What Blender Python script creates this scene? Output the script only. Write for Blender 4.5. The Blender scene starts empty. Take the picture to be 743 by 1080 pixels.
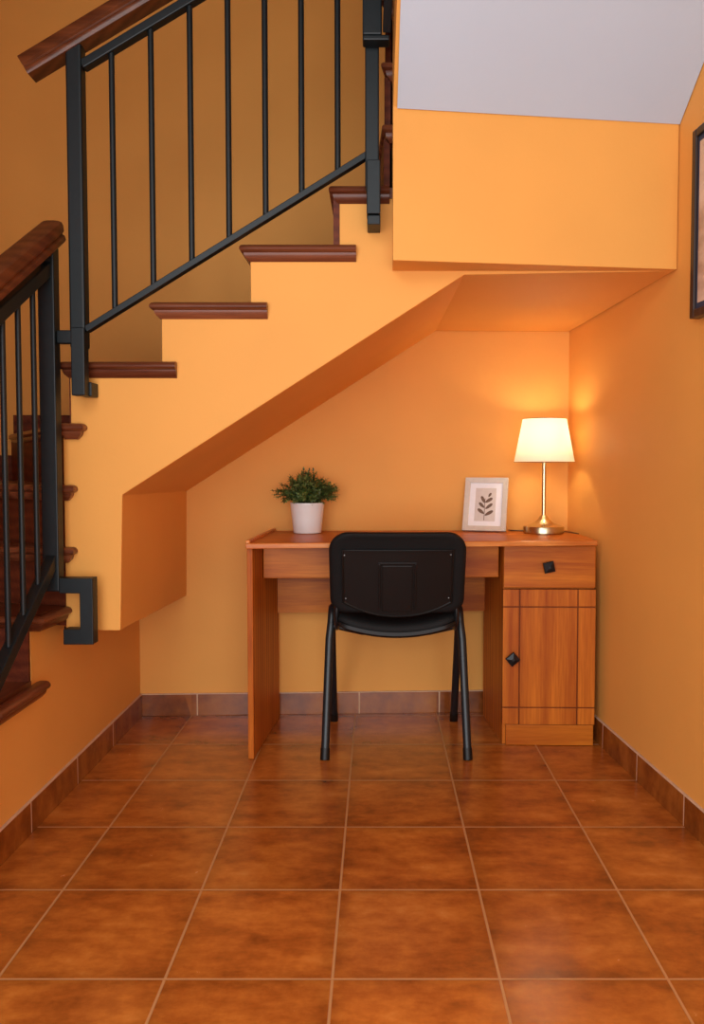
import bpy, bmesh, random
from math import *
from mathutils import Vector, Matrix
random.seed(7)
S = bpy.context.scene
COL = S.collection

# ------------------------------------------------------------------ camera model
F = 842.0; TH = radians(2.5); CX = 398.0; HOR = 490.0; CY = HOR + F*tan(TH); H = 1.025
def ray(px, py):
    a = (px-CX)/F; b = -(py-CY)/F
    return (a, cos(TH)+b*sin(TH), -sin(TH)+b*cos(TH))
def onY(px, py, Y):
    d = ray(px, py); t = Y/d[1]; return Vector((d[0]*t, Y, H+d[2]*t))
cam = bpy.data.cameras.new('camera'); co = bpy.data.objects.new('camera', cam); COL.objects.link(co)
co.location = (0, 0, H); co.rotation_euler = (pi/2-TH, 0, 0)
cam.sensor_fit = 'VERTICAL'; cam.sensor_height = 36; cam.lens = F/1080*36
cam.shift_x = (371.5-CX)/1080; cam.shift_y = (CY-540)/1080
cam.clip_start = 0.02
S.camera = co

# ------------------------------------------------------------------ materials
def lin(c):
    c = c/255
    return c/12.92 if c <= .04045 else ((c+.055)/1.055)**2.4
def rgb(r, g, b): return (lin(r), lin(g), lin(b), 1)
class NT:
    def __init__(s, name):
        s.m = bpy.data.materials.new(name); s.m.use_nodes = True
        s.t = s.m.node_tree; s.n = s.t.nodes; s.l = s.t.links
        s.b = s.n['Principled BSDF']
    def new(s, typ, **kw):
        n = s.n.new(typ)
        for k, v in kw.items():
            if k.startswith('i_'):
                key = k[2:]; key = int(key) if key.isdigit() else key
                s.set(n.inputs[key], v)
            else: setattr(n, k, v)
        return n
    def set(s, sock, v):
        if isinstance(v, bpy.types.NodeSocket): s.l.new(v, sock)
        else: sock.default_value = v
    def p(s, key, v): s.set(s.b.inputs[key], v)
    def math(s, op, a, b=0.0, clamp=False):
        n = s.n.new('ShaderNodeMath'); n.operation = op; n.use_clamp = clamp
        s.set(n.inputs[0], a); s.set(n.inputs[1], b); return n.outputs[0]
    def mix(s, f, a, b, mode='MIX'):
        n = s.n.new('ShaderNodeMix'); n.data_type = 'RGBA'; n.blend_type = mode
        s.set(n.inputs[0], f); s.set(n.inputs[6], a); s.set(n.inputs[7], b); return n.outputs[2]
    def pos(s): return s.new('ShaderNodeNewGeometry').outputs['Position']
    def mapping(s, scale):
        n = s.new('ShaderNodeMapping'); s.l.new(s.pos(), n.inputs['Vector']); n.inputs['Scale'].default_value = scale
        return n.outputs[0]
    def noise(s, vec, scale, detail=4, rough=.5):
        n = s.new('ShaderNodeTexNoise'); s.set(n.inputs['Vector'], vec)
        n.inputs['Scale'].default_value = scale; n.inputs['Detail'].default_value = detail; n.inputs['Roughness'].default_value = rough
        return n.outputs['Fac']
    def ramp(s, f, stops):
        n = s.n.new('ShaderNodeValToRGB'); s.set(n.inputs[0], f); e = n.color_ramp.elements
        while len(e) < len(stops): e.new(.5)
        for k, (p, c) in enumerate(stops): e[k].position = p; e[k].color = c
        return n.outputs[0]
    def bump(s, h, strength=.2, dist=.002):
        n = s.new('ShaderNodeBump'); s.set(n.inputs['Height'], h)
        n.inputs['Strength'].default_value = strength; n.inputs['Distance'].default_value = dist
        s.l.new(n.outputs[0], s.b.inputs['Normal'])

def m_plain(name, c, rough=.5, metal=0, var=.08, scale=40, spec=.5, coat=0, bump=0):
    t = NT(name); f = t.noise(t.pos(), scale)
    dark = tuple(x*(1-var) for x in c[:3])+(1,); light = tuple(min(1, x*(1+var)) for x in c[:3])+(1,)
    t.p('Base Color', t.ramp(f, [(.3, dark), (.7, light)]))
    t.p('Roughness', rough); t.p('Metallic', metal); t.p('Specular IOR Level', spec); t.p('Coat Weight', coat)
    if bump: t.bump(f, bump, .002)
    return t.m
def m_paint(name, c, var=.05):
    t = NT(name); P = t.pos()
    f = t.noise(P, 1.7, 3)
    a = tuple(x*(1-var) for x in c[:3])+(1,); b = tuple(min(1, x*(1+var)) for x in c[:3])+(1,)
    t.p('Base Color', t.ramp(f, [(.3, a), (.7, b)])); t.p('Roughness', .62); t.p('Specular IOR Level', .3)
    t.bump(t.math('ADD', t.noise(P, 55, 3), t.math('MULTIPLY', t.noise(P, 9, 2), 1.5)), .12, .004)
    return t.m
def m_wood(name, c1, c2, axis='z', rough=.35, coat=.2, fine=1.0, knots=.5):
    t = NT(name)
    sc = {'x': (1.1, 22, 22), 'y': (22, 1.1, 22), 'z': (22, 22, 1.1)}[axis]
    v = t.mapping(sc)
    w = t.noise(v, .9*fine, 5, .62)
    v2 = t.mapping(tuple(s*4.5 for s in sc)); g = t.noise(v2, 1.6*fine, 3, .6)
    wv = t.new('ShaderNodeTexWave', wave_type='RINGS', i_Vector=t.mapping(tuple(s*.32 for s in sc)), i_Scale=1.3, i_Distortion=5.5, i_Detail=2.5)
    f = t.math('ADD', t.math('MULTIPLY', w, .55), t.math('ADD', t.math('MULTIPLY', g, .25), t.math('MULTIPLY', wv.outputs['Fac'], .2)))
    mid = tuple((a+b)/2 for a, b in zip(c1, c2))
    t.p('Base Color', t.ramp(f, [(.34, c1), (.52, mid), (.66, c2)]))
    t.p('Roughness', rough); t.p('Coat Weight', coat); t.p('Coat Roughness', .15); t.p('Specular IOR Level', .22)
    t.bump(g, .04, .001)
    return t.m
def m_tiles(name, grid):
    """glazed terracotta; grid=True draws the square grout grid of the floor"""
    t = NT(name); P = t.pos()
    sep = t.new('ShaderNodeSeparateXYZ', i_0=P)
    TS = .3345
    u = t.math('DIVIDE', t.math('ADD', sep.outputs[0], .0893+TS*20), TS)
    v = t.math('DIVIDE', t.math('ADD', sep.outputs[1], -2.8864+TS*20), TS)
    fu, fv = t.math('FRACT', u), t.math('FRACT', v)
    eu = t.math('MINIMUM', fu, t.math('SUBTRACT', 1.0, fu)); ev = t.math('MINIMUM', fv, t.math('SUBTRACT', 1.0, fv))
    e = t.math('MULTIPLY', t.math('MINIMUM', eu, ev), TS)
    mr = t.new('ShaderNodeMapRange', interpolation_type='SMOOTHSTEP', i_0=e); mr.inputs[1].default_value = .0016; mr.inputs[2].default_value = .0036
    tile = mr.outputs[0]
    ids = t.new('ShaderNodeCombineXYZ', i_0=t.math('FLOOR', u), i_1=t.math('FLOOR', v))
    wn = t.new('ShaderNodeTexWhiteNoise', noise_dimensions='3D', i_0=ids.outputs[0])
    # cloudy mottling brushed across, shifted per tile
    off = t.new('ShaderNodeVectorMath', operation='MULTIPLY_ADD', i_0=wn.outputs['Color'], i_1=(7, 7, 7), i_2=P)
    stretch = t.new('ShaderNodeMapping', i_0=off.outputs[0]); stretch.inputs['Scale'].default_value = (1, 2.2, 1)
    n1 = t.noise(stretch.outputs[0], 5.5, 5, .62); n2 = t.noise(off.outputs[0], 26, 5, .65)
    f = t.math('ADD', t.math('MULTIPLY', n1, .72), t.math('MULTIPLY', n2, .28))
    col = t.ramp(f, [(.30, rgb(120, 60, 20)), (.46, rgb(164, 86, 30)), (.58, rgb(190, 108, 40)), (.74, rgb(210, 134, 62))])
    # worn darker rim of each tile
    rim = t.new('ShaderNodeMapRange', interpolation_type='SMOOTHSTEP', i_0=t.math('ADD', e, t.math('MULTIPLY', t.math('SUBTRACT', n2, .5), .03)))
    rim.inputs[1].default_value = .0; rim.inputs[2].default_value = .05; rim.inputs[3].default_value = .80; rim.inputs[4].default_value = 1.0
    col = t.mix(1.0, col, rim.outputs[0], 'MULTIPLY') if grid else col
    val = t.math('ADD', .90, t.math('MULTIPLY', wn.outputs['Value'], .2))
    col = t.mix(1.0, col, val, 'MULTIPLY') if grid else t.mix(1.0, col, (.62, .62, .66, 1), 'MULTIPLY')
    if grid: col = t.mix(tile, rgb(188, 134, 84), col)
    t.p('Base Color', col)
    r = t.math('ADD', .13, t.math('MULTIPLY', n2, .2))
    if grid:
        r = t.math('ADD', r, t.math('MULTIPLY', t.math('SUBTRACT', 1.0, tile), .4))
        t.bump(t.math('ADD', t.math('MULTIPLY', tile, 1.0), t.math('MULTIPLY', n1, .45)), .35, .003)
    else: t.bump(n2, .1, .002)
    t.p('Roughness', r); t.p('Specular IOR Level', .5)
    if grid: t.p('Coat Weight', .55); t.p('Coat Roughness', .24)
    return t.m

ORANGE = rgb(232, 164, 80)
M = {}
M['wall'] = m_paint('orange_wall_paint', ORANGE)
M['white'] = m_paint('pale_grey_ceiling_paint', rgb(188, 204, 222), .02)
M['floor'] = m_tiles('terracotta_floor_tiles', True)
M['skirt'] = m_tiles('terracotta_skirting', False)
M['grout'] = m_plain('grout', rgb(206, 170, 138), .85)
M['tread'] = m_wood('red_brown_stair_wood', rgb(88, 42, 24), rgb(134, 76, 48), 'x', .32, .15)
M['tread_y'] = m_wood('red_brown_stair_wood_long', rgb(84, 40, 22), rgb(120, 66, 40), 'y', .34, .12)
M['riser'] = m_wood('red_brown_riser_wood', rgb(82, 34, 18), rgb(112, 52, 28), 'y', .55, 0)
M['rail'] = m_wood('handrail_wood', rgb(76, 38, 20), rgb(112, 60, 32), 'x', .32, .2)
M['iron'] = m_plain('blue_black_iron', rgb(14, 24, 28), .48, .2, .15, 60)
M['rail_y'] = m_wood('handrail_wood_long', rgb(84, 42, 22), rgb(116, 62, 34), 'y', .45, .05)
M['desk_v'] = m_wood('honey_pine_upright', rgb(150, 66, 8), rgb(202, 112, 28), 'z', .46, .0)
M['desk_h'] = m_wood('honey_pine_level', rgb(158, 74, 10), rgb(204, 116, 28), 'x', .4, .03)
M['desk_edge'] = m_wood('honey_pine_edge', rgb(186, 100, 38), rgb(218, 140, 70), 'x', .34, .1)
M['desk_dark'] = m_wood('pine_groove', rgb(108, 46, 8), rgb(130, 62, 14), 'z', .5, 0)
M['knob'] = m_plain('black_knob', rgb(34, 34, 36), .35, .5)
M['plastic'] = m_plain('black_plastic', rgb(15, 13, 12), .45, 0, .12, 300, spec=.35, bump=.05)
M['fabric'] = m_plain('black_upholstery', rgb(10, 10, 11), .7, 0, .3, 900, spec=.3, bump=.3)
M['tube'] = m_plain('black_tube', rgb(22, 28, 32), .4, .2, .1, 50, coat=.1)
M['screw'] = m_plain('steel_screw', rgb(130, 130, 130), .4, 1)
M['pot'] = m_plain('white_ceramic', rgb(226, 224, 222), .3, 0, .02, 12, coat=.3)
M['soil'] = m_plain('dark_soil', rgb(48, 34, 24), .9, 0, .4, 120, bump=.6)
M['stem'] = m_plain('green_stem', rgb(72, 72, 34), .6, 0, .2, 60)
M['brass'] = m_plain('brushed_brass', rgb(206, 190, 152), .26, 1, .06, 90)
M['cord'] = m_plain('dark_cord', rgb(70, 46, 30), .5)
M['frame'] = m_plain('pale_beige_frame', rgb(206, 196, 182), .4, 0, .05, 50)
M['mat'] = m_plain('white_mount', rgb(236, 234, 236), .7, 0, .02, 60)
M['print'] = m_plain('grey_beige_print', rgb(208, 198, 190), .7, 0, .04, 60)
M['leafprint'] = m_plain('brown_printed_leaf', rgb(104, 80, 64), .7, 0, .25, 260)
M['darkframe'] = m_wood('dark_picture_frame', rgb(34, 26, 24), rgb(58, 44, 40), 'z', .35, .3)
M['blue'] = m_plain('dark_blue_mount', rgb(44, 56, 80), .6, 0, .1, 40)
def leaf_mat():
    t = NT('green_leaves'); f = t.noise(t.pos(), 45, 3)
    t.p('Base Color', t.ramp(f, [(.32, rgb(36, 54, 20)), (.5, rgb(74, 96, 38)), (.68, rgb(136, 150, 84))]))
    t.p('Roughness', .45); return t.m
M['leaf'] = leaf_mat()
def shade_mat():
    t = NT('cream_lamp_shade'); out = t.n['Material Output']
    tr = t.new('ShaderNodeBsdfTranslucent', i_Color=(.97, .93, .84, 1)); df = t.new('ShaderNodeBsdfDiffuse', i_Color=(.90, .88, .82, 1))
    wv = t.noise(t.mapping((300, 300, 300)), 1, 2)
    mx = t.new('ShaderNodeMixShader', i_0=t.math('ADD', .34, t.math('MULTIPLY', wv, .12)), i_1=tr.outputs[0], i_2=df.outputs[0])
    t.l.new(mx.outputs[0], out.inputs[0]); return t.m
M['shade'] = shade_mat()
def art_mat():
    t = NT('warm_landscape_print'); f = t.noise(t.mapping((3, 3, 7)), 1.4, 4)
    t.p('Base Color', t.ramp(f, [(.3, rgb(150, 112, 90)), (.5, rgb(206, 176, 152)), (.7, rgb(226, 206, 186))])); t.p('Roughness', .25)
    return t.m
M['art'] = art_mat()
def bulb_mat():
    t = NT('lit_bulb'); t.p('Emission Color', (1, .78, .5, 1)); t.p('Emission Strength', 12); return t.m
M['bulb'] = bulb_mat()

# ------------------------------------------------------------------ mesh helpers
ORG = {}
def new(): return bmesh.new()
def thing(name, loc, label, cat, group=None):
    o = bpy.data.objects.new(name, None); COL.objects.link(o); o.location = loc
    o.empty_display_size = .1
    o['label'] = label; o['category'] = cat
    if group: o['group'] = group
    ORG[o] = Vector(loc); return o
def obj(name, bm, mat, parent=None, label=None, bevel=0, smooth=None, seg=2, origin=None, kind=None):
    """one mesh object; vertices are given in world space and moved under the thing's own base"""
    off = ORG[parent] if parent else Vector(origin or (0, 0, 0))
    bmesh.ops.recalc_face_normals(bm, faces=bm.faces)
    for v in bm.verts: v.co -= off
    me = bpy.data.meshes.new(name); bm.to_mesh(me); bm.free()
    for m in (mat if isinstance(mat, list) else [mat]): me.materials.append(m)
    o = bpy.data.objects.new(name, me); COL.objects.link(o)
    if parent: o.parent = parent; ORG[o] = ORG[parent]
    else: o.location = off; ORG[o] = off
    if label: o['label'] = label
    if kind: o['kind'] = kind
    if smooth is not None:
        for p in me.polygons: p.use_smooth = True
        md = o.modifiers.new('edges', 'EDGE_SPLIT'); md.split_angle = radians(smooth)
    if bevel:
        b = o.modifiers.new('bevel', 'BEVEL'); b.width = bevel; b.segments = seg; b.limit_method = 'ANGLE'; b.angle_limit = radians(40)
    return o
def hexa(bm, lo, hi, mi=0):
    """lo / hi: four corners each, in the same turning order"""
    a = [bm.verts.new(p) for p in lo]; b = [bm.verts.new(p) for p in hi]
    n = len(a); fs = [bm.faces.new(a[::-1]), bm.faces.new(b)]
    for i in range(n): fs.append(bm.faces.new((a[i], a[(i+1) % n], b[(i+1) % n], b[i])))
    for f in fs: f.material_index = mi
    return fs
def box(bm, x0, x1, y0, y1, z0, z1, mi=0):
    return hexa(bm, [(x0, y0, z0), (x1, y0, z0), (x1, y1, z0), (x0, y1, z0)], [(x0, y0, z1), (x1, y0, z1), (x1, y1, z1), (x0, y1, z1)], mi)
def plan(bm, pts, z0, z1, mi=0): return hexa(bm, [(x, y, z0) for x, y in pts], [(x, y, z1) for x, y in pts], mi)
def bar(bm, a, b, w, d, up=(0, 1, 0)):
    """rectangular bar a->b; d = size along `up`, w = the other one"""
    a, b = Vector(a), Vector(b); t = (b-a).normalized(); u = Vector(up); u = (u-t*u.dot(t)).normalized(); s = t.cross(u)
    q = [s*w/2+u*d/2, -s*w/2+u*d/2, -s*w/2-u*d/2, s*w/2-u*d/2]
    return hexa(bm, [a+k for k in q], [b+k for k in q])
def sweep(bm, path, sect, up=(0, 0, 1), closed=True):
    """sweep section [(side, up)] along path with mitred frames"""
    P = [Vector(p) for p in path]; rings = []
    U0 = Vector(up)
    for i, p in enumerate(P):
        t = ((P[min(i+1, len(P)-1)]-p).normalized()+(p-P[max(i-1, 0)]).normalized()).normalized()
        u = (U0-t*U0.dot(t))
        u = u.normalized() if u.length > 1e-4 else Vector((0, 1, 0))
        s = t.cross(u).normalized()
        rings.append([bm.verts.new(p+s*a+u*b) for a, b in sect])
    n = len(sect)
    for r0, r1 in zip(rings, rings[1:]):
        for i in range(n): bm.faces.new((r0[i], r0[(i+1) % n], r1[(i+1) % n], r1[i]))
    bm.faces.new(rings[0][::-1]); bm.faces.new(rings[-1])
def circ(r, n=12, ry=None): return [(r*cos(2*pi*i/n), (ry or r)*sin(2*pi*i/n)) for i in range(n)]
def tube(bm, path, r, n=12, up=(0, 0, 1), ry=None): sweep(bm, path, circ(r, n, ry), up)
def lathe(bm, prof, c, n=40, cap0=True, cap1=True, mi=0):
    rings = [[bm.verts.new((c[0]+r*cos(2*pi*i/n), c[1]+r*sin(2*pi*i/n), c[2]+z)) for i in range(n)] for r, z in prof]
    for a, b in zip(rings, rings[1:]):
        for i in range(n): bm.faces.new((a[i], a[(i+1) % n], b[(i+1) % n], b[i])).material_index = mi
    if cap0: bm.faces.new(rings[0][::-1]).material_index = mi
    if cap1: bm.faces.new(rings[-1]).material_index = mi
def smooth_path(pts, k=6):
    """Catmull-Rom through pts"""
    P = [Vector(p) for p in pts]; P = [2*P[0]-P[1]]+P+[2*P[-1]-P[-2]]; out = []
    for i in range(1, len(P)-2):
        for j in range(k):
            t = j/k; a, b, c, d = P[i-1:i+3]
            out.append(.5*((2*b)+(c-a)*t+(2*a-5*b+4*c-d)*t*t+(3*b-a-3*c+d)*t**3))
    out.append(P[-2]); return out
def rrect(w, h, r, n=8, rb=None):
    rb = rb or r; o = []
    for cx, cy, a0, q in ((w/2-r, h/2-r, 0, r), (-w/2+r, h/2-r, 90, r), (-w/2+rb, -h/2+rb, 180, rb), (w/2-rb, -h/2+rb, 270, rb)):
        for i in range(n+1):
            a = radians(a0+90*i/n); o.append((cx+q*cos(a), cy+q*sin(a)))
    # split the straight runs so that the sheet can bend
    res = []
    for i, p in enumerate(o):
        q = o[(i+1) % len(o)]; res.append(p); L = hypot(q[0]-p[0], q[1]-p[1]); k = int(L/.02)
        for j in range(1, k): res.append((p[0]+(q[0]-p[0])*j/k, p[1]+(q[1]-p[1])*j/k))
    return res
def shell(bm, outline, prof, fn):
    """prof: (scale about centre, depth) from the middle of one face over the rim to the middle of the other"""
    n = len(outline); rings = []
    for s, w in prof:
        if s < 1e-6: rings.append([bm.verts.new(fn(0, 0, w))])
        else: rings.append([bm.verts.new(fn(u*s, v*s, w)) for u, v in outline])
    for a, b in zip(rings, rings[1:]):
        for i in range(n):
            j = (i+1) % n
            if len(a) == 1: bm.faces.new((a[0], b[i], b[j]))
            elif len(b) == 1: bm.faces.new((a[i], a[j], b[0]))
            else: bm.faces.new((a[i], a[j], b[j], b[i]))

# ------------------------------------------------------------------ the room
def wr(y): return .812+(3.0-y)*.0868            # right wall
def wl(y): return -.967-.004*(3.22-y)           # plastered side of the lower flight
def wb(x): return 3.2605+.0389*x                # back wall
XL = -1.87; YB = -.2
def struct(name, bm, mat, **k):
    return obj(name, bm, mat, kind='structure', **k)
bm = new(); box(bm, XL-.1, 1.5, -2.5, 3.45, -.1, 0); struct('floor', bm, M['floor'])
bm = new(); plan(bm, [(XL-.1, wb(XL-.1)), (1.0, wb(1.0)), (1.0, wb(1)+.12), (XL-.1, wb(XL)+.12)], 0, 4.3); struct('wall_back', bm, M['wall'])
bm = new(); plan(bm, [(wr(3.4), 3.4), (wr(YB), YB), (wr(YB)+.12, YB), (wr(3.4)+.12, 3.4)], 0, 4.3); struct('wall_right', bm, M['wall'])
bm = new(); box(bm, XL-.12, XL, YB, 3.35, 0, 4.3); struct('wall_left', bm, M['wall'])
bm = new(); box(bm, XL-.12, 1.45, .3, .75, 2.78, 2.95); box(bm, XL-.12, 1.2, .75, 3.4, 4.2, 4.3); box(bm, XL-.12, 1.3, .65, .75, 2.78, 4.3)
struct('ceiling', bm, M['white'])

bm = new(); box(bm, XL, -1.0, .92, 1.0, 0, 4.19); struct('wall_light_blocker', bm, M['wall'])  # added partition out of view, blocks light to darken the upper-left stairwell

def skirting(name, A, B, seams, h, inward):
    """row of skirting tiles from A to B (plan points on the wall) with grout in the seams and on top"""
    A, B = Vector((*A, 0)), Vector((*B, 0)); d = (B-A); L = d.length; d.normalize(); nrm = Vector((*inward, 0)).normalized()
    bm = new(); e = [0]+seams+[L]
    for s0, s1 in zip(e, e[1:]):
        a, b = A+d*(s0+.0024), A+d*(s1-.0024)
        hexa(bm, [a, b, b+nrm*.010, a+nrm*.010], [v+Vector((0, 0, h)) for v in (a, b, b+nrm*.009, a+nrm*.009)])
    hexa(bm, [A, B, B+nrm*.0088, A+nrm*.0088], [v+Vector((0, 0, h+.0032)) for v in (A, B, B+nrm*.0088, A+nrm*.0088)], 1)
    return struct(name, bm, [M['skirt'], M['grout']], bevel=.0012)
x0 = -.967
skirting('baseboard_back', (x0, wb(x0)), (.787, wb(.787)), [.232+.331*i for i in range(5)], .088, (0, -1))
ys = [2.86, 2.52, 2.18, 1.84]
skirting('baseboard_left', (wl(3.218), 3.218), (wl(1.76), 1.76), [3.218-y for y in ys], .088, (1, 0))
ys = [2.845, 2.545, 2.22, 1.9, 1.57, 1.24]
skirting('baseboard_right', (wr(3.28), 3.28), (wr(1.0), 1.0), [3.28-y for y in ys], .088, (-1, 0))

# ------------------------------------------------------------------ the staircase
YF = 2.355
Z = dict(P=.21, A=.42, B=.605, C=.782, D=.965, E=1.145, Fz=1.3244, G=1.4959, Hh=1.6609, I=1.8275, J=1.998, K=2.172, L=2.346)
st = thing('staircase', (-.5, YF, 0), 'orange plastered staircase with red-brown wooden treads turning over the desk nook', 'staircase')
TH_T = .030
def X(px, Y=YF): return onY(px, 400, Y).x
xF, xG, xH, xI, xE = X(74), X(171), X(265), X(358), .040
# body of the middle flight: stepped front face, sloping soffit, low stub
knee, lowr, stub = onY(490, 292, YF), onY(129, 522, YF), onY(127, 665, YF)
kneeb, lowb, stubb = onY(460, 348, 3.24), onY(197, 518, 3.23), onY(197, 628, 3.23)
xs = -.925
def Zt(k): return Z[k]-TH_T
front = [(xs, stub.z), (stub.x, stub.z), (lowr.x, lowr.z), (knee.x, knee.z+.006), (wr(YF)-.002, 1.589), (wr(YF)-.002, Zt('I')), (xI, Zt('I')), (xI, Zt('Hh')), (xH, Zt('Hh')), (xH, Zt('G')), (xG, Zt('G')), (xG, Zt('Fz')), (xF, Zt('Fz')), (xF, Zt('E')), (xs, Zt('E'))]
back = [(xs, stubb.z)]+[(v.x, v.z) for v in (stubb, lowb, kneeb)]+[(.783, 1.566)]+front[5:]
back[5] = (.783, Zt('I'))
bm = new(); hexa(bm, [(x, YF, z) for x, z in front], [(x, wb(x)-.002, z) for x, z in back])
obj('stringer_body', bm, M['wall'], st, bevel=.003)
# lower flight
bm = new()
yP, yA, yB = 1.69, 1.955, 2.215; ye = 3.18; XR = XL+.002
prof = [(ye, 0), (yP, 0), (yP, Zt('P')), (yA, Zt('P')), (yA, Zt('A')), (yB, Zt('A')), (yB, Zt('B')), (ye, Zt('B'))]
hexa(bm, [(XR, y, z+.001) for y, z in prof], [(wl(y), y if y < ye else 3.221, z+.001) for y, z in prof])
plan(bm, [(-.972, 2.46), (xs-.001, 2.36), (xs-.001, 3.218), (-1.1, 3.21)], .536, Zt('B'))
obj('lower_flight_body', bm, M['wall'], st, bevel=.0)
# winders
def winder(zl, zh, p, q):   # body under one winder tread; riser line p (newel) -> q (outer)
    b = new(); plan(b, [p, (xs+.004, YF+.004), (xs+.004, 3.2), (XR, 3.183)] + ([q] if q[0] <= XL+.01 else [(q[0], q[1])]), zl, zh); return b
nC, nD, nE = (-.922, 2.362), (-.921, 2.366), (-.920, 2.37)
qC, qD, qE = (XR, 2.62), (XR, 2.98), (-1.46, 3.19)
bm = winder(Zt('B')-.03, Zt('C'), nC, qC); plan(bm, [nD, (xs+.004, 3.2), (XR, 3.183), qD], Zt('C'), Zt('D'))
plan(bm, [nE, (xs+.004, 3.2), qE], Zt('D'), Zt('E'))
obj('winder_body', bm, M['riser'], st)
# nosings and treads
NOSE = [(0, 0), (.016, 0), (.023, -.003), (.0275, -.009), (.028, -.015), (.0245, -.020), (.017, -.023), (.0165, -.027), (.0135, -.035), (.0075, -.041), (.003, -.046), (-.004, -.046), (-.012, -.030), (-.012, -.004)]
def tread(slab, path, z, left=1, mat=None):
    """slab: plan outline of the board; path: its moulded edge, outward side on the left hand (left=1) or right"""
    bm = new(); plan(bm, slab, z-.03, z-.0005)
    P = [Vector(p) for p in path]; nrm = []
    for a, b in zip(P, P[1:]):
        t = (b-a).normalized(); nrm.append(Vector((-t.y, t.x))*left)
    rings = []
    for i, p in enumerate(P):
        if i == 0: m = nrm[0]
        elif i == len(P)-1: m = nrm[-1]
        else:
            m = nrm[i-1]+nrm[i]; m = m/max(.35, m.dot(nrm[i]))
        rings.append([bm.verts.new((p.x+m.x*d, p.y+m.y*d, z+h)) for d, h in NOSE])
    n = len(NOSE)
    for r0, r1 in zip(rings, rings[1:]):
        for i in range(n): bm.faces.new((r0[i], r0[(i+1) % n], r1[(i+1) % n], r1[i]))
    bm.faces.new(rings[0]); bm.faces.new(rings[-1][::-1])
    return obj('tread', bm, mat or M['tread'], st, smooth=35)
yb = 3.19
# upper flight, outward is left then towards the front
for k, xr, xn, end in (('Fz', xF, xG, X(187)), ('G', xG, xH, X(283)), ('Hh', xH, xI, X(376)), ('I', xI, xE+.02, X(411))):
    tread([(xr, YF-.001), (xn+.03, YF-.001), (xn+.03, yb), (xr, yb)], [(xr, yb), (xr, YF), (end, YF)], Z[k], -1)
# straight treads of the lower flight, outward is front then right
for k, y, yn in (('P', yP, yA), ('A', yA, yB)):
    tread([(XL+.002, y), (wl(y), y), (wl(yn), yn+.02), (XL+.002, yn+.02)], [(XL+.002, y), (wl(y)+.027, y), (wl(yn)+.027, yn-(.05 if k == 'P' else 0))], Z[k], -1, M['tread_y'])
tread([(XL+.002, yB), (wl(yB)+.006, yB), (-.932, 2.352), (-.938, 2.40), (XL+.002, 2.66)], [(XL+.002, yB), (wl(yB)+.026, yB), (-.932, 2.352)], Z['B'], -1, M['tread_y'])
for k, n0, q, x1 in (('C', nC, qC, -.914), ('D', nD, qD, -.911), ('E', nE, qE, -.880)):
    q2 = (q[0]+.002, q[1]) if k != 'E' else q
    slab = [q2, (x1, 2.342), (x1, 2.356), (-.93, 2.5), (-.93, yb)] + ([(XL+.002, 3.165)] if k != 'E' else [])
    tread(slab, [Vector(q2)+Vector((.025, -.012)), (x1-.03, 2.345), (x1, 2.345), (x1, 2.356)], Z[k], -1)
# the turn into the upper flight that climbs back over the viewer
for k, x1, xb in (('J', .040, -.01), ('K', .044, .18), ('L', .048, .34)):
    tread([(x1, 2.348), (.86, 2.348), (.78, yb), (xb, yb)], [(xb, yb), (x1, 2.348), (x1+.03, 2.348)], Z[k], -1)
def riser(a, b, z0, z1, th=.018):
    bm = new(); a, b = Vector(a), Vector(b); t = (b-a).normalized(); n = Vector((-t.y, t.x))*th
    plan(bm, [a, b, b+n, a+n], z0, z1); return obj('riser', bm, M['riser'], st)
riser((xF-.004, yb), (xF-.004, YF+.003), Z['E'], Zt('Fz'))
riser((xG-.001, yb), (xG-.001, YF+.004), Z['Fz'], Zt('G'))
riser((xH-.001, yb), (xH-.001, YF+.004), Z['G'], Zt('Hh'))
riser((xI-.016, yb), (xI-.016, YF-.003), Z['Hh'], Zt('I'))
for (x, xb, z0, z1) in ((.019, -.02, 'I', 'J'), (.021, .16, 'J', 'K'), (.023, .32, 'K', 'L')):
    riser((xb, yb), (x, 2.358), Z[z0], Zt(z1))
riser((XL+.003, yP-.001), (wl(yP)-.001, yP-.001), .001, Zt('P'), -.012)
riser((XL+.003, yA-.001), (wl(yA)-.001, yA-.001), Z['P'], Zt('A'), -.012)
riser((XL+.003, yB-.001), (wl(yB)-.001, yB-.001), Z['A'], Zt('B'), -.012)
for x0_, x1_, z0_, z1_ in ((XL+.02, -1.44, Z['D'], 1.062), (-1.45, -.95, Z['E'], 1.222)):
    bm = new(); plan(bm, [(x0_, wb(x0_)-.002), (x1_, wb(x1_)-.002), (x1_, wb(x1_)-.014), (x0_, wb(x0_)-.014)], z0_, z1_); obj('skirting_board', bm, M['riser'], st)
# body of the third flight: plain front wall, pale sloping soffit
fl, fr = (.0435, 2.232), (wr(2.335)-.002, 2.335)
bm = new(); ztop = 2.004; zb = 1.589
sl = .80; y1 = 1.35; dz = (fl[1]-y1)*sl; dzr = (fr[1]-y1)*sl
SL = [(fl[1], zb), (fl[1], ztop), (y1, ztop+dz), (y1, ztop+dz+.35), (2.345, 2.30), (2.354, zb)]
xl_ = lambda y: .0435+(2.232-y)*.026 if y < 2.24 else .0445
L0 = [(xl_(y), y, z) for y, z in SL]
R0 = [(fr[0], fr[1], zb), (fr[0], fr[1], ztop), (wr(y1)-.002, y1, ztop+dzr), (wr(y1)-.002, y1, ztop+dzr+.35), (wr(2.35)-.002, 2.35, 2.30), (wr(2.354)-.002, 2.354, zb)]
hexa(bm, L0, R0)
plan(bm, [(.0445, 2.348), (.04, 3.19), (.78, 3.19), (.86, 2.35)], Z['I']+.001, Zt('J'))
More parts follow.
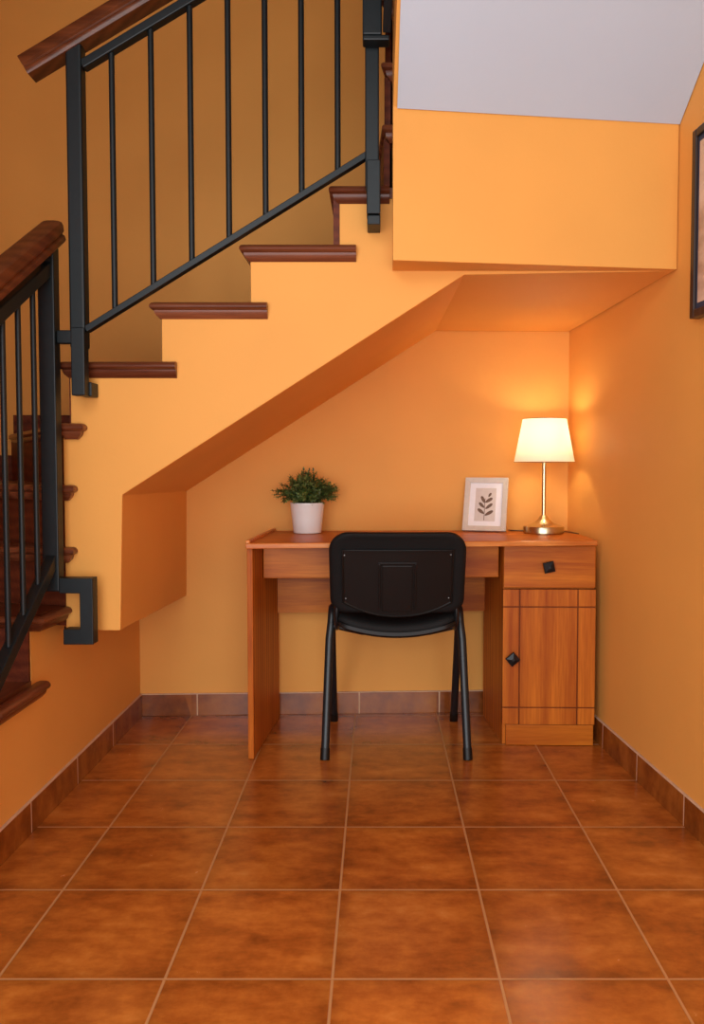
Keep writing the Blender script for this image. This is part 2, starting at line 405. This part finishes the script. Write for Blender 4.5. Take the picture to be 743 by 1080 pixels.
plan(bm, [(.0455, 2.36), (.18, 3.19), (.78, 3.19), (.86, 2.4)], Zt('J'), Zt('K')); plan(bm, [(.05, 2.365), (.34, 3.19), (.78, 3.19), (.86, 2.4)], Zt('K'), Zt('L'))
obj('upper_flight_body', bm, M['wall'], st, bevel=.002)
bm = new(); g = .006
q = [Vector(L0[1]), Vector(R0[1]), Vector(R0[2]), Vector(L0[2])]; q[0].x += .012; q[3].x += .0
dn = Vector((0, -.5, -.8)).normalized()*g
hexa(bm, [v+dn for v in q], [v-dn*.5 for v in q]); obj('soffit', bm, M['white'], st, label='pale grey painted sloping soffit')

# ------------------------------------------------------------------ iron railings
YR = 2.292
def vbar(bm, x0, x1, y0, y1, z0, z1): box(bm, x0, x1, y0, y1, z0, z1)
def zz(py, Y): return onY(300, py, Y).z
ur = thing('stair_railing', (X(83, YR), YR, 1.40), 'black iron railing with wooden handrail along the rising middle flight', 'railing', 'iron stair railings')
lx_ = (X(41, 2.258)+X(59, 2.258))/2
# first post
pt, pb = onY(80, 47, YR), onY(87, 368, YR)
bm = new(); xc = (X(76, YR)+X(92, YR))/2+.003
hexa(bm, [(xc-.022, 2.27, pb.z), (xc+.022, 2.27, pb.z), (xc+.022, 2.314, pb.z), (xc-.022, 2.314, pb.z)], [(xc-.022, 2.27, pt.z), (xc+.022, 2.27, pt.z), (xc+.022, 2.314, pt.z), (xc-.022, 2.314, pt.z)])
obj('post', bm, M['iron'], ur, bevel=.006)
bm = new(); a, b = onY(74, 345, 2.262), onY(89.5, 417, 2.262)
box(bm, a.x, b.x, 2.262, 2.30, b.z, a.z); c, d = onY(88, 403, 2.30), onY(97, 418, 2.30)
box(bm, c.x-.012, d.x, 2.298, YF-.001, d.z, c.z); box(bm, lx_+.0225, a.x+.004, 2.27, 2.296, zz(362, 2.27), zz(348, 2.27))
obj('fixing_plate', bm, M['iron'], ur, bevel=.003)
# second post (at the top of the middle flight)
bm = new(); a, b = onY(385, 42, 2.27), onY(402, 190, 2.27)
xa, xb_ = (X(385.5, 2.27), X(400, 2.27))
box(bm, xa, xb_, 2.27, 2.31, zz(190, 2.27)-.02, 2.84); obj('post', bm, M['iron'], ur, bevel=.004)
bm = new(); box(bm, X(387, 2.262), X(401.5, 2.262), 2.262, 2.322, zz(225, 2.262), zz(168, 2.262))
box(bm, X(387.5, 2.262), X(401.5, 2.262), 2.266, YF-.001, zz(236, 2.262), zz(226, 2.262))
obj('fixing_plate', bm, M['iron'], ur, bevel=.003)
# rails
def line(p, q, Y, x0, x1):
    a, b = onY(*p, Y), onY(*q, Y); k = (b.z-a.z)/(b.x-a.x)
    return Vector((x0, Y, a.z+(x0-a.x)*k)), Vector((x1, Y, a.z+(x1-a.x)*k))
tb = line((100, 62.5), (200, 2), YR, xc+.02, xa+.005)
bb = line((98, 344), (386, 165), YR, xc+.02, xa+.005)
bm = new(); bar(bm, *tb, .024, .032); obj('top_bar', bm, M['iron'], ur, bevel=.003)
bm = new(); bar(bm, *bb, .017, .03); obj('bottom_bar', bm, M['iron'], ur, bevel=.002)
def at(l, x): a, b = l; return a.z+(b.z-a.z)*(x-a.x)/(b.x-a.x)
for p0, y0, p1, y1_ in ((116, 60, 123, 325), (157.5, 40, 163.5, 300), (199, 10, 203.5, 270), (239.5, 0, 242.5, 248), (279, 0, 280.5, 220), (317, 0, 319, 195), (355.5, 0, 357, 172)):
    x = (onY(p0, y0, YR).x+onY(p1, y1_, YR).x)/2
    bm = new(); tube(bm, [(x, YR, at(bb, x)), (x, YR, at(tb, x))], .0085, 10, (0, 1, 0)); obj('baluster', bm, M['iron'], ur, smooth=50)
half = [(.027, -.030), (.031, -.024), (.030, -.013), (.025, -.009), (.0255, -.005), (.031, .0), (.032, .017), (.029, .025), (.021, .029), (.010, .0305)]
RAIL = half+[(-a, b) for a, b in half[::-1]]
hr = line((34, 69), (150, -1), YR, X(34, YR), xa+.0)
bm = new(); sweep(bm, hr, RAIL); obj('handrail', bm, M['rail'], ur, smooth=40, label='brown wooden handrail')
# --- lower flight railing
yN = 2.28
lx = (X(41, 2.258)+X(59, 2.258))/2
lr = thing('stair_railing', (lx, yN, .58), 'black iron railing on the lower flight at the left edge, bracketed round the step end', 'railing', 'iron stair railings')
def zl(y, z0, k): return z0-k*(2.3-y)
bm = new(); box(bm, lx-.024, lx+.022, 2.258, 2.30, zz(624, 2.258), zz(258, 2.258)); obj('newel', bm, M['iron'], lr, bevel=.003)
bm = new(); xr = X(97, 2.30)
xi, xo, x6 = X(80, 2.258), X(94, 2.258), X(62, 2.258); zq = lambda p: zz(p, 2.258)
bp = [(lx+.0222, zq(610)), (xo, zq(610)), (xo, zq(680)), (x6, zq(680)), (x6, zq(664)), (xi, zq(664)), (xi, zq(626)), (lx+.0222, zq(626))]
hexa(bm, [(x, 2.258, z) for x, z in bp], [(x, 2.30, z) for x, z in bp])
bar(bm, (X(66, 2.258), 2.29, zz(674, 2.258)), (wl(2.44)+.011, 2.44, zz(676, 2.258)), .012, .012, (0, 0, 1))
obj('bracket', bm, M['iron'], lr, bevel=.002)
y2 = 1.70
def onx(px, py, x):
    d = ray(px, py); t = x/d[0]; return Vector((x, d[1]*t, H+d[2]*t))
def lline(p, q, ya, yb_):
    a, b = onx(*p, lx), onx(*q, lx); k = (b.z-a.z)/(b.y-a.y)
    return Vector((lx, ya, a.z+(ya-a.y)*k)), Vector((lx, yb_, a.z+(yb_-a.y)*k)), k
ltb = lline((43, 289), (2, 327), 2.27, y2); lbb = lline((56, 588), (3, 702), 2.27, y2)
bm = new(); bar(bm, ltb[0], ltb[1], .036, .03, (1, 0, 0)); obj('top_bar', bm, M['iron'], lr, bevel=.003)
bm = new(); bar(bm, lbb[0], lbb[1], .034, .03, (1, 0, 0)); obj('bottom_bar', bm, M['iron'], lr, bevel=.003)
for px0, py0, px1, py1 in ((33.7, 340, 40.5, 595), (17.6, 345, 25.5, 620), (2.2, 350, 8.5, 650)):
    y = (onx(px0, py0, lx).y+onx(px1, py1, lx).y)/2
    bm = new(); tube(bm, [(lx, y, lbb[0].z+(y-lbb[0].y)*lbb[2]), (lx, y, ltb[0].z+(y-ltb[0].y)*ltb[2])], .0075, 10, (0, 1, 0)); obj('baluster', bm, M['iron'], lr, smooth=50)
k = .62; h0 = onY(57, 243, 2.31).z
bm = new(); sweep(bm, [(lx, 2.318, h0), (lx, 2.26, h0-k*.058), (lx, y2, h0-k*(2.318-y2))], RAIL); obj('handrail', bm, M['rail_y'], lr, smooth=40, label='brown wooden handrail')
bm = new(); bar(bm, (lx, y2+.03, Z['P']+.001), (lx, y2+.03, ltb[1].z+.03), .04, .04); obj('post', bm, M['iron'], lr, bevel=.003)
# --- foot of the railing of the flight above
tr = thing('stair_railing', (.0, 2.26, 2.20), 'black iron railing foot hanging beside the soffit at the top edge', 'railing', 'iron stair railings')
bm = new(); box(bm, X(383, 2.24), X(411, 2.25), 2.225, 2.268, zz(42, 2.225), zz(36, 2.225))
box(bm, X(383, 2.24), X(403, 2.25), 2.225, 2.268, zz(36, 2.225), 2.62); obj('bracket', bm, M['iron'], tr, bevel=.004)
bm = new(); bar(bm, (X(408, 2.24), 2.24, zz(30, 2.23)), (X(408, 2.24)+.012, 1.95, zz(30, 2.23)+.29*.8), .03, .022, (1, 0, 0)); obj('bottom_bar', bm, M['iron'], tr, bevel=.002)

# ------------------------------------------------------------------ the desk
dk = thing('writing_desk', (.17, 2.95, 0), 'honey-brown pine desk with one cabinet, against the wall under the stairs', 'desk')
zt = .757; th = .0185
FL, FR, RR, RL = (-.4476, 2.712), (.781, 2.824), (.783, 3.262), (-.424, 3.232)
bm = new(); plan(bm, [FL, FR, RR, RL], zt-th, zt)
o = obj('desktop', bm, M['desk_h'], dk, bevel=.004)
bm = new(); plan(bm, [(FL[0]-.002, FL[1]+.004), (FL[0]+.012, FL[1]+.004), (RL[0]+.013, RL[1]), (RL[0]-.002, RL[1])], zt-.010, zt+.010); lip = obj('side_lip', bm, M['desk_edge'], dk, bevel=.003)
d_ = Vector((FR[0]-FL[0], FR[1]-FL[1])).normalized()
bm = new(); plan(bm, [(FL[0]-.001, FL[1]-.006), (FR[0]+.001, FR[1]-.006), (FR[0]+.001, FR[1]+.001), (FL[0]-.001, FL[1]+.001)], zt-th-.0005, zt-.001); obj('front_edging', bm, M['desk_edge'], dk, bevel=.003)
bm = new(); plan(bm, [(-.4487, 2.7356), (-.4287, 2.7356), (-.3965, 3.20), (-.4165, 3.20)], .001, zt-th); obj('side_panel', bm, M['desk_v'], dk, bevel=.002)
za = onY(400, 609.5, 2.91).z
bm = new(); plan(bm, [(-.4155, 2.895), (.4485, 2.925), (.4485, 2.943), (-.4155, 2.913)], za, zt-th-.006); ap = obj('drawer', bm, M['desk_h'], dk, bevel=.003, label='wide shallow drawer front under the desktop')
bm = new(); plan(bm, [(-.414, 2.912), (.4475, 2.942), (.4475, 3.17), (-.400, 3.15)], za+.012, za+.022); obj('drawer_bottom', bm, M['desk_dark'], ap)
bm = new(); plan(bm, [(-.3975, 3.165), (.436, 3.205), (.436, 3.222), (-.3965, 3.182)], onY(300, 646, 3.17).z, zt-th); obj('modesty_panel', bm, M['desk_h'], dk)
# cabinet
cx0, cx1, cy = .4562, .7905, 2.872
def cq(x): return cy-.006*(x-cx0)/(cx1-cx0)     # front line of the cabinet
bm = new()
plan(bm, [(cx0+.003, cy+.018), (cx0+.021, cy+.018), (.451, 3.225), (.433, 3.225)], .001, zt-th)
plan(bm, [(cx1-.019, cy+.012), (cx1-.001, cy+.012), (.775, 3.225), (.757, 3.225)], .001, zt-th)
plan(bm, [(.445, 3.207), (.765, 3.207), (.765, 3.225), (.445, 3.225)], .03, zt-th)
plan(bm, [(cx0+.018, cy+.02), (cx1-.018, cy+.014), (.765, 3.21), (.445, 3.21)], .06, .078)
plan(bm, [(cx0+.018, cy+.02), (cx1-.018, cy+.014), (.765, 3.21), (.445, 3.21)], .565, .58)
obj('cabinet_body', bm, M['desk_v'], dk, bevel=.001)
bm = new(); plan(bm, [(cx0+.014, cy+.004), (cx1-.002, cy-.002), (cx1-.002, cy+.016), (cx0+.014, cy+.022)], .001, .0765); obj('plinth', bm, M['desk_h'], dk, bevel=.002)
zd0, zd1 = .5795, zt-th-.006
bm = new(); plan(bm, [(cx0+.002, cy), (cx1-.001, cy-.006), (cx1-.001, cy+.012), (cx0+.002, cy+.018)], zd0, zd1); dr = obj('drawer', bm, M['desk_h'], dk, bevel=.003)
zo0, zo1 = .0795, .574
bm = new(); plan(bm, [(cx0, cy+.003), (cx1, cy-.003), (cx1, cy+.012), (cx0, cy+.018)], zo0, zo1, 1)
xs_ = [cx0, .5165, .7265, cx1]; zs_ = [zo0, .1418, .5103, zo1]; gg = .0022
for i in range(3):
    for j in range(3):
        a, b = xs_[i]+(gg if i else 0), xs_[i+1]-(gg if i < 2 else 0); c, d = zs_[j]+(gg if j else 0), zs_[j+1]-(gg if j < 2 else 0)
        yy = lambda x: cy-.006*(x-cx0)/(cx1-cx0)
        plan(bm, [(a, yy(a)-.002), (b, yy(b)-.002), (b, yy(b)+.005), (a, yy(a)+.005)], c, d)
dr2 = obj('door', bm, [M['desk_v'], M['desk_dark']], dk, bevel=.0015)
def knob(p, rot, parent):
    bm = new(); n = 4; c = Vector(p)
    def ring(s, d): return [bm.verts.new(c+Vector((s*cos(a), -d, s*sin(a)))) for a in (radians(45+90*i)+rot for i in range(4))]
    def rnd(s, d): return [bm.verts.new(c+Vector((s*cos(a), -d, s*sin(a)))) for a in (radians(45+90*i)+rot for i in range(4))]
    rs = [rnd(.011, 0), rnd(.011, .012), ring(.026, .014), ring(.028, .018), ring(.026, .023), ring(.006, .030)]
    for a, b in zip(rs, rs[1:]):
        for i in range(4): bm.faces.new((a[i], a[(i+1) % 4], b[(i+1) % 4], b[i]))
    bm.faces.new(rs[-1]); bm.faces.new(rs[0][::-1])
    obj('knob', bm, M['knob'], parent, bevel=.0012, label='black square knob set askew')
knob((.6177, cy-.003, .6568), radians(12), dr); knob((.4900, cy-.001, .3226), radians(40), dr2)

# ------------------------------------------------------------------ the chair
ccx = .067
ch = thing('chair', (ccx, 2.9, 0), 'black stacking chair with padded back pushed up to the desk', 'chair')
# backrest: slightly hollow padded shell leaning towards the viewer at the top
zc, hb, wbk = .658, .288, .462
def bmap(u, v, w):
    y = 2.675-.055*(v/.144) + .22*u*u*1.6 + w
    return (ccx+.002+u, y, zc+v)
bm = new(); ol = rrect(wbk, hb, .066, 9, .05)
shell(bm, ol, [(0, -.010), (.5, -.010), (.8, -.010), (.87, -.012), (.93, -.014), (.97, -.012), (.995, -.004), (1, .006), (.995, .018), (.95, .030), (.8, .036), (.5, .040), (0, .042)], bmap)
back = obj('backrest', bm, M['fabric'], ch, smooth=60)
# plastic back cover with a bowed lower edge
def cover_outline():
    top, bot = .085, -.105; w0 = .188
    pts = []
    N = 16
    for i in range(N+1): pts.append((w0-2*w0*i/N, top))
    for i in range(1, 7): pts.append((-w0, top+(bot-top)*i/6))
    for i in range(1, N): 
        u = -w0+2*w0*i/N; pts.append((u, bot-.052*(1-(abs(u)/w0)**2.2)))
    for i in range(6): pts.append((w0, bot+(top-bot)*i/6))
    return [(x, y) for x, y in pts]
bm = new(); shell(bm, cover_outline(), [(0, -.017), (.5, -.017), (.85, -.0165), (.955, -.017), (.975, -.0205), (.992, -.020), (1, -.015), (1.0, -.004), (.9, -.002), (0, -.002)], bmap)
cov = obj('back_cover', bm, M['plastic'], back, smooth=35)
bm = new()
for u0, u1, v0, v1, w in ((-.066, -.058, -.125, .035, -.022), (.056, .064, -.125, .035, -.022), (-.066, .064, .035, .041, -.022), (-.052, .050, -.135, .030, -.0195)):
    n = 8; lo = []; hi = []
    for a, b in ((u0, v0), (u1, v0), (u1, v1), (u0, v1)): lo.append(bmap(a, b, -.012)); hi.append(bmap(a*.997, b, w))
    hexa(bm, lo, hi)
obj('raised_rib', bm, M['plastic'], cov, bevel=.002)
for u, v in ((-.178, .066), (.176, .068), (-.176, -.088), (.174, -.086)):
    bm = new(); p = bmap(u, v, -.017); lathe(bm, [(.003, 0), (.003, .003), (.0015, .0045)], (0, 0, 0), 12)
    for vt in bm.verts: vt.co = Vector((p[0]+vt.co.x, p[1]-vt.co.z, p[2]+vt.co.y))
    obj('screw', bm, M['screw'], cov)
# seat: saddle-shaped cushion over a plastic pan
def smap(u, v, w):
    return (ccx+u, 2.925+v, .468 + .9*u*u*(1 if w > -.02 else 1.0) - .018*max(0, v-.10)*5 + w)
ol = rrect(.435, .41, .07, 8, .06)
bm = new(); shell(bm, ol, [(0, .012), (.6, .014), (.9, .010), (.97, .002), (1, -.012), (.985, -.022), (.9, -.024), (0, -.024)], smap); seat = obj('seat', bm, M['fabric'], ch, smooth=60)
bm = new(); shell(bm, ol, [(0, -.023), (.9, -.023), (.985, -.021), (1.005, -.020), (1.008, -.032), (.97, -.040), (.8, -.044), (0, -.044)], smap); obj('seat_pan', bm, M['plastic'], seat, smooth=45)
# frames: rear leg, front leg, knuckle, on both sides
def leg(s):
    xr_, xf = ccx+s*.2485, ccx+s*.2395; xt = ccx+s*.230
    rear = [(xr_, 2.735, .012), (ccx+s*.238, 2.835, .40), (xt+s*.002, 2.85, .455)]
    front = [(xf, 3.150, .012), (ccx+s*.236, 2.96, .40), (xt+s*.002, 2.935, .455)]
    for p in (rear, front):
        bm = new(); tube(bm, p, .0145, 14, (0, 1, 0), .011); lg = obj('leg', bm, M['tube'], ch, smooth=50)
        q = Vector(p[0]); d = (Vector(p[1])-q).normalized()
        bm = new(); sweep(bm, [q-d*.012, q+d*.028], circ(.0165, 14, .0132), (0, 1, 0)); obj('rubber_foot', bm, M['plastic'], lg, smooth=50)
    bm = new(); tube(bm, smooth_path([rear[2], (xt, 2.862, .490), (xt, 2.893, .504), (xt, 2.923, .490), front[2]], 5), .0145, 14, (1, 0, 0), .0145); obj('knuckle', bm, M['tube'], ch, smooth=50)
    # upright from the seat frame to the backrest
    bm = new(); xu = ccx+s*.208
    sweep(bm, smooth_path([(xu, 3.02, .452), (xu, 2.86, .449), (xu, 2.785, .462), (xu, 2.748, .50), (xu-s*.004, 2.738, .56), (xu-s*.012, 2.71, .66)], 6), circ(.0165, 14, .009), (1, 0, 0)); obj('back_upright', bm, M['tube'], ch, smooth=50)
leg(-1); leg(1)
bm = new()
for y, z in ((2.85, .447), (2.94, .447)): tube(bm, [(ccx-.232, y, z), (ccx-.12, y, z-.025), (ccx+.12, y, z-.025), (ccx+.232, y, z)], .010, 12, (0, 1, 0))
obj('cross_bar', bm, M['tube'], ch, smooth=50)

# ------------------------------------------------------------------ potted plant
pc = Vector((-.2735, 3.125, zt+.0005))
pl = thing('potted_plant', pc, 'small bushy green plant in a white ceramic pot on the desk', 'plant')
bm = new(); lathe(bm, [(.050, 0), (.0545, .002), (.0665, .112), (.0675, .116), (.0665, .119), (.063, .119), (.0615, .112), (.060, .10)], pc, 48); obj('pot', bm, M['pot'], pl, smooth=50)
bm = new(); lathe(bm, [(.0608, .100), (.052, .1035), (.02, .106)], pc, 24); obj('soil', bm, M['soil'], pl, smooth=60)
stems = new(); lv = new()
def leaf(bm, p, d, nrm, L, W):
    d = d.normalized(); s = d.cross(nrm)
    s = s.normalized() if s.length > 1e-3 else Vector((1, 0, 0)); n = s.cross(d)
    a = bm.verts.new(p); b = bm.verts.new(p+d*L*.35+s*W/2+n*L*.06); c = bm.verts.new(p+d*L*.75+s*W*.38+n*L*.04); e = bm.verts.new(p+d*L-n*L*.08)
    g = bm.verts.new(p+d*L*.75-s*W*.38+n*L*.04); h = bm.verts.new(p+d*L*.35-s*W/2+n*L*.06); m = bm.verts.new(p+d*L*.5)
    for f in ((a, b, m), (b, c, m), (c, e, m), (e, g, m), (g, h, m), (h, a, m)): bm.faces.new(f)
for i in range(230):
    az = random.uniform(0, 2*pi); el = asin(random.uniform(.04, 1)); r = random.uniform(.055, .122)
    dirv = Vector((cos(az)*cos(el)*1.06, sin(az)*cos(el)*.82, sin(el)*1.08))
    b0 = pc+Vector((cos(az)*.035*random.random(), sin(az)*.035*random.random(), .103))
    tip = pc+Vector((0, 0, .118))+dirv*r
    if el < .35: tip.z += random.uniform(-.004, .018)
    if i == 0: tip = pc+Vector((-.128, -.02, .165))
    mid = (b0+tip)/2+Vector((0, 0, .022)); P = smooth_path([b0, mid, tip], 6)
    tube(stems, [P[j] for j in range(0, len(P), 3)], .0011, 4)
    for j in range(3, len(P)):
        t = (P[j]-P[j-1]).normalized()
        for q in range(3):
            rv = Vector((random.gauss(0, 1), random.gauss(0, 1), random.gauss(0, 1))); side = (rv-t*rv.dot(t)).normalized()
            L = random.uniform(.009, .016); leaf(lv, P[j], t*.6+side*.8, t, L, L*.46)
    leaf(lv, P[-1], (P[-1]-P[-2]), Vector((0, 0, 1)), .017, .007)
obj('stems', stems, M['stem'], pl); obj('foliage', lv, M['leaf'], pl)

# ------------------------------------------------------------------ table lamp
lc = Vector((.6510, 3.112, zt+.0005))
la = thing('table_lamp', lc, 'lit table lamp with cream shade and brass foot on the desk corner', 'lamp')
bm = new(); lathe(bm, [(.076, 0), (.0785, .003), (.0785, .024), (.0765, .028), (.058, .033), (.036, .042), (.022, .054), (.015, .066), (.010, .070)], lc, 56); obj('base', bm, M['brass'], la, smooth=28)
bm = new(); lathe(bm, [(.0085, .066), (.0085, .290), (.0125, .293), (.0125, .33), (.006, .335)], lc, 24); obj('pole', bm, M['brass'], la, smooth=40)
z0, z1 = .276, .446
bm = new()
lathe(bm, [(.1165, z0), (.0835, z1), (.0825, z1), (.1155, z0)], lc, 64, False, False)
vs = list(bm.verts); 
for i in range(64):
    bm.faces.new((vs[i], vs[(i+1) % 64], vs[192+(i+1) % 64], vs[192+i]))
sh = obj('lamp_shade', bm, M['shade'], la, smooth=40)
bm = new()
for z, r in ((z0+.001, .1163), (z1-.001, .0837)):
    bm = new(); tube(bm, [(lc.x+r*cos(a), lc.y+r*sin(a), lc.z+z) for a in (2*pi*i/48 for i in range(49))], .0017, 8); obj('shade_ring', bm, M['brass'], sh)
bm = new()
for a in (0, 2*pi/3, 4*pi/3): tube(bm, [(lc.x, lc.y, lc.z+z0+.055), (lc.x+.109*cos(a), lc.y+.109*sin(a), lc.z+z0+.02)], .0012, 6)
obj('shade_wire', bm, M['brass'], sh)
bm = new(); lathe(bm, [(.012, .333), (.016, .345), (.026, .368), (.028, .382), (.024, .398), (.012, .408), (.002, .410)], lc, 20); obj('bulb', bm, M['bulb'], la, smooth=60)
bm = new(); zc_ = zt+.003
tube(bm, smooth_path([(lc.x-.115, lc.y+.125, zc_), (lc.x-.11, lc.y+.10, zc_), (lc.x-.085, lc.y+.085, zc_), (lc.x, lc.y+.0825, zc_), (lc.x+.075, lc.y+.065, zc_), (lc.x+.100, lc.y+.03, zc_), (lc.x+.116, lc.y-.03, zc_), (lc.x+.122, lc.y-.06, zc_)], 6), .0022, 8)
obj('power_cord', bm, M['cord'], la, smooth=60)
pt_ = bpy.data.lights.new('bulb_light', 'POINT'); pt_.energy = 11; pt_.color = (1, .84, .58); pt_.shadow_soft_size = .03
lo_ = bpy.data.objects.new('bulb_light', pt_); COL.objects.link(lo_); lo_.location = Vector((0, 0, .385)); lo_.parent = la
bpy.data.objects['bulb'].visible_shadow = True

# ------------------------------------------------------------------ standing photo frame
A_, B_ = Vector((.3385, 3.176, zt+.007)), Vector((.5045, 3.127, zt+.007))
ex = (B_-A_).normalized(); W_ = (B_-A_).length
nh = Vector((-ex.y, ex.x, 0)); lean = radians(21)
ey = (Vector((0, 0, 1))*cos(lean)+nh*sin(lean)); en = ex.cross(ey)          # en points to the viewer
H_ = .224; b_ = .021
pf = thing('photo_frame', (A_+B_)/2, 'small pale frame with a botanical sprig print leaning on the wall by the lamp', 'picture frame')
def P3(u, v, w): return A_+ex*u+ey*v+en*(-.0+w)
def slab(bm, u0, u1, v0, v1, w0, w1, mi=0):
    hexa(bm, [P3(u0, v0, w0), P3(u1, v0, w0), P3(u1, v1, w0), P3(u0, v1, w0)], [P3(u0, v0, w1), P3(u1, v0, w1), P3(u1, v1, w1), P3(u0, v1, w1)], mi)
D0 = -.016
bm = new()
def mitre(bm, o0, i0, w0, w1):
    O = [(o0, o0), (W_-o0, o0), (W_-o0, H_-o0), (o0, H_-o0)]; I = [(i0, i0), (W_-i0, i0), (W_-i0, H_-i0), (i0, H_-i0)]
    for k in range(4):
        a, b, c, d = O[k], O[(k+1) % 4], I[(k+1) % 4], I[k]
        hexa(bm, [P3(*p, w0) for p in (a, b, c, d)], [P3(*a, w1), P3(*b, w1), P3(*c, w1-.003), P3(*d, w1-.003)])
mitre(bm, 0, b_, D0, .0); obj('frame', bm, M['frame'], pf, bevel=.0012)
bm = new(); slab(bm, b_-.004, W_-b_+.004, b_-.004, H_-b_+.004, D0+.001, -.009); obj('mount', bm, M['mat'], pf)
pu0, pu1, pv0, pv1 = .044, W_-.046, .042, H_-.043
bm = new(); slab(bm, pu0, pu1, pv0, pv1, -.010, -.0084); pr = obj('print', bm, M['print'], pf)
bm = new(); um = (pu0+pu1)/2-.002
def pleaf(u, v, ang, L, Wd):
    ca, sa = cos(ang), sin(ang); n = 14; lo, hi = [], []
    for i in range(n):
        t = 2*pi*i/n; a = L/2*(1-cos(t)); q = Wd/2*sin(t)*(.75+.35*(a/L))
        lo.append(P3(u+a*ca-q*sa, v+a*sa+q*ca, -.0088)); hi.append(P3(u+a*ca-q*sa, v+a*sa+q*ca, -.0078))
    hexa(bm, lo, hi)
slab(bm, um-.0012, um+.0012, pv0+.003, pv0+.095, -.0088, -.0079)
for du, v, an, L, Wd in ((-.001, .026, 142, .030, .013), (.002, .020, 32, .034, .013), (-.001, .047, 135, .028, .012), (.003, .043, 40, .032, .012), (0, .064, 118, .030, .012), (.001, .066, 34, .031, .013), (.012, .086, 60, .018, .009)):
    pleaf(um+du*1.1, pv0+v*1.18, radians(an), L*1.12, Wd*1.12)
obj('printed_sprig', bm, M['leafprint'], pr)
bm = new(); slab(bm, W_/2-.02, W_/2+.02, .02, .12, D0-.003, D0+.001); obj('backing', bm, M['darkframe'], pf)

# ------------------------------------------------------------------ framed picture on the right wall
wp = thing('wall_picture', (.88, 1.98, 1.42), 'dark-framed picture hanging on the right wall at the photo edge', 'picture')
ya, yz = 2.20, 1.80; zlo, zhi = 1.421, 1.923; tn = .0868
def W3(y, z, w): return Vector((wr(y)-w, y-w*tn, z))
def wslab(bm, y0, y1, z0, z1, w0, w1):
    hexa(bm, [W3(y0, z0, w0), W3(y1, z0, w0), W3(y1, z1, w0), W3(y0, z1, w0)], [W3(y0, z0, w1), W3(y1, z0, w1), W3(y1, z1, w1), W3(y0, z1, w1)])
fb = .022; bm = new()
wslab(bm, ya, ya-fb, zlo, zhi, .001, .030); wslab(bm, yz+fb, yz, zlo, zhi, .001, .030); wslab(bm, ya-fb, yz+fb, zlo, zlo+fb, .001, .030); wslab(bm, ya-fb, yz+fb, zhi-fb, zhi, .001, .030)
obj('frame', bm, M['darkframe'], wp, bevel=.003)
bm = new(); wslab(bm, ya-fb+.003, yz+fb-.003, zlo+fb-.003, zhi-fb+.003, .002, .022); obj('mount', bm, M['blue'], wp)
bm = new(); wslab(bm, ya-fb-.010, yz+fb+.010, zlo+fb+.016, zhi-fb-.016, .010, .0235); obj('print', bm, M['art'], wp)

# ------------------------------------------------------------------ light
w = bpy.data.worlds.new('world'); S.world = w; w.use_nodes = True
bg = w.node_tree.nodes['Background']; bg.inputs[0].default_value = (.94, .97, 1, 1); bg.inputs[1].default_value = 1.15
def area(name, loc, target, size, sy, energy, color):
    L = bpy.data.lights.new(name, 'AREA'); L.shape = 'RECTANGLE'; L.size = size; L.size_y = sy; L.energy = energy; L.color = color
    o = bpy.data.objects.new(name, L); COL.objects.link(o); o.location = loc
    o.rotation_euler = (Vector(target)-Vector(loc)).to_track_quat('-Z', 'Y').to_euler(); return o
area('overhead_fill', (-.75, -.2, 2.3), (-.6, 2.3, 0.8), 1.0, .8, 12, (1, .98, .95))  # added overhead fill, aimed to brighten the left stringer face
area('front_fill', (-.40, -.8, 1.0), (-.2, 3, 1.1), 2.6, 1.5, 48, (.97, .98, 1))  # added broad fill behind the camera, brightens the nook and side walls

S.view_settings.view_transform = 'Standard'; S.view_settings.look = 'None'
S.view_settings.exposure = .18; S.view_settings.gamma = 1; S.view_settings.use_curve_mapping = False
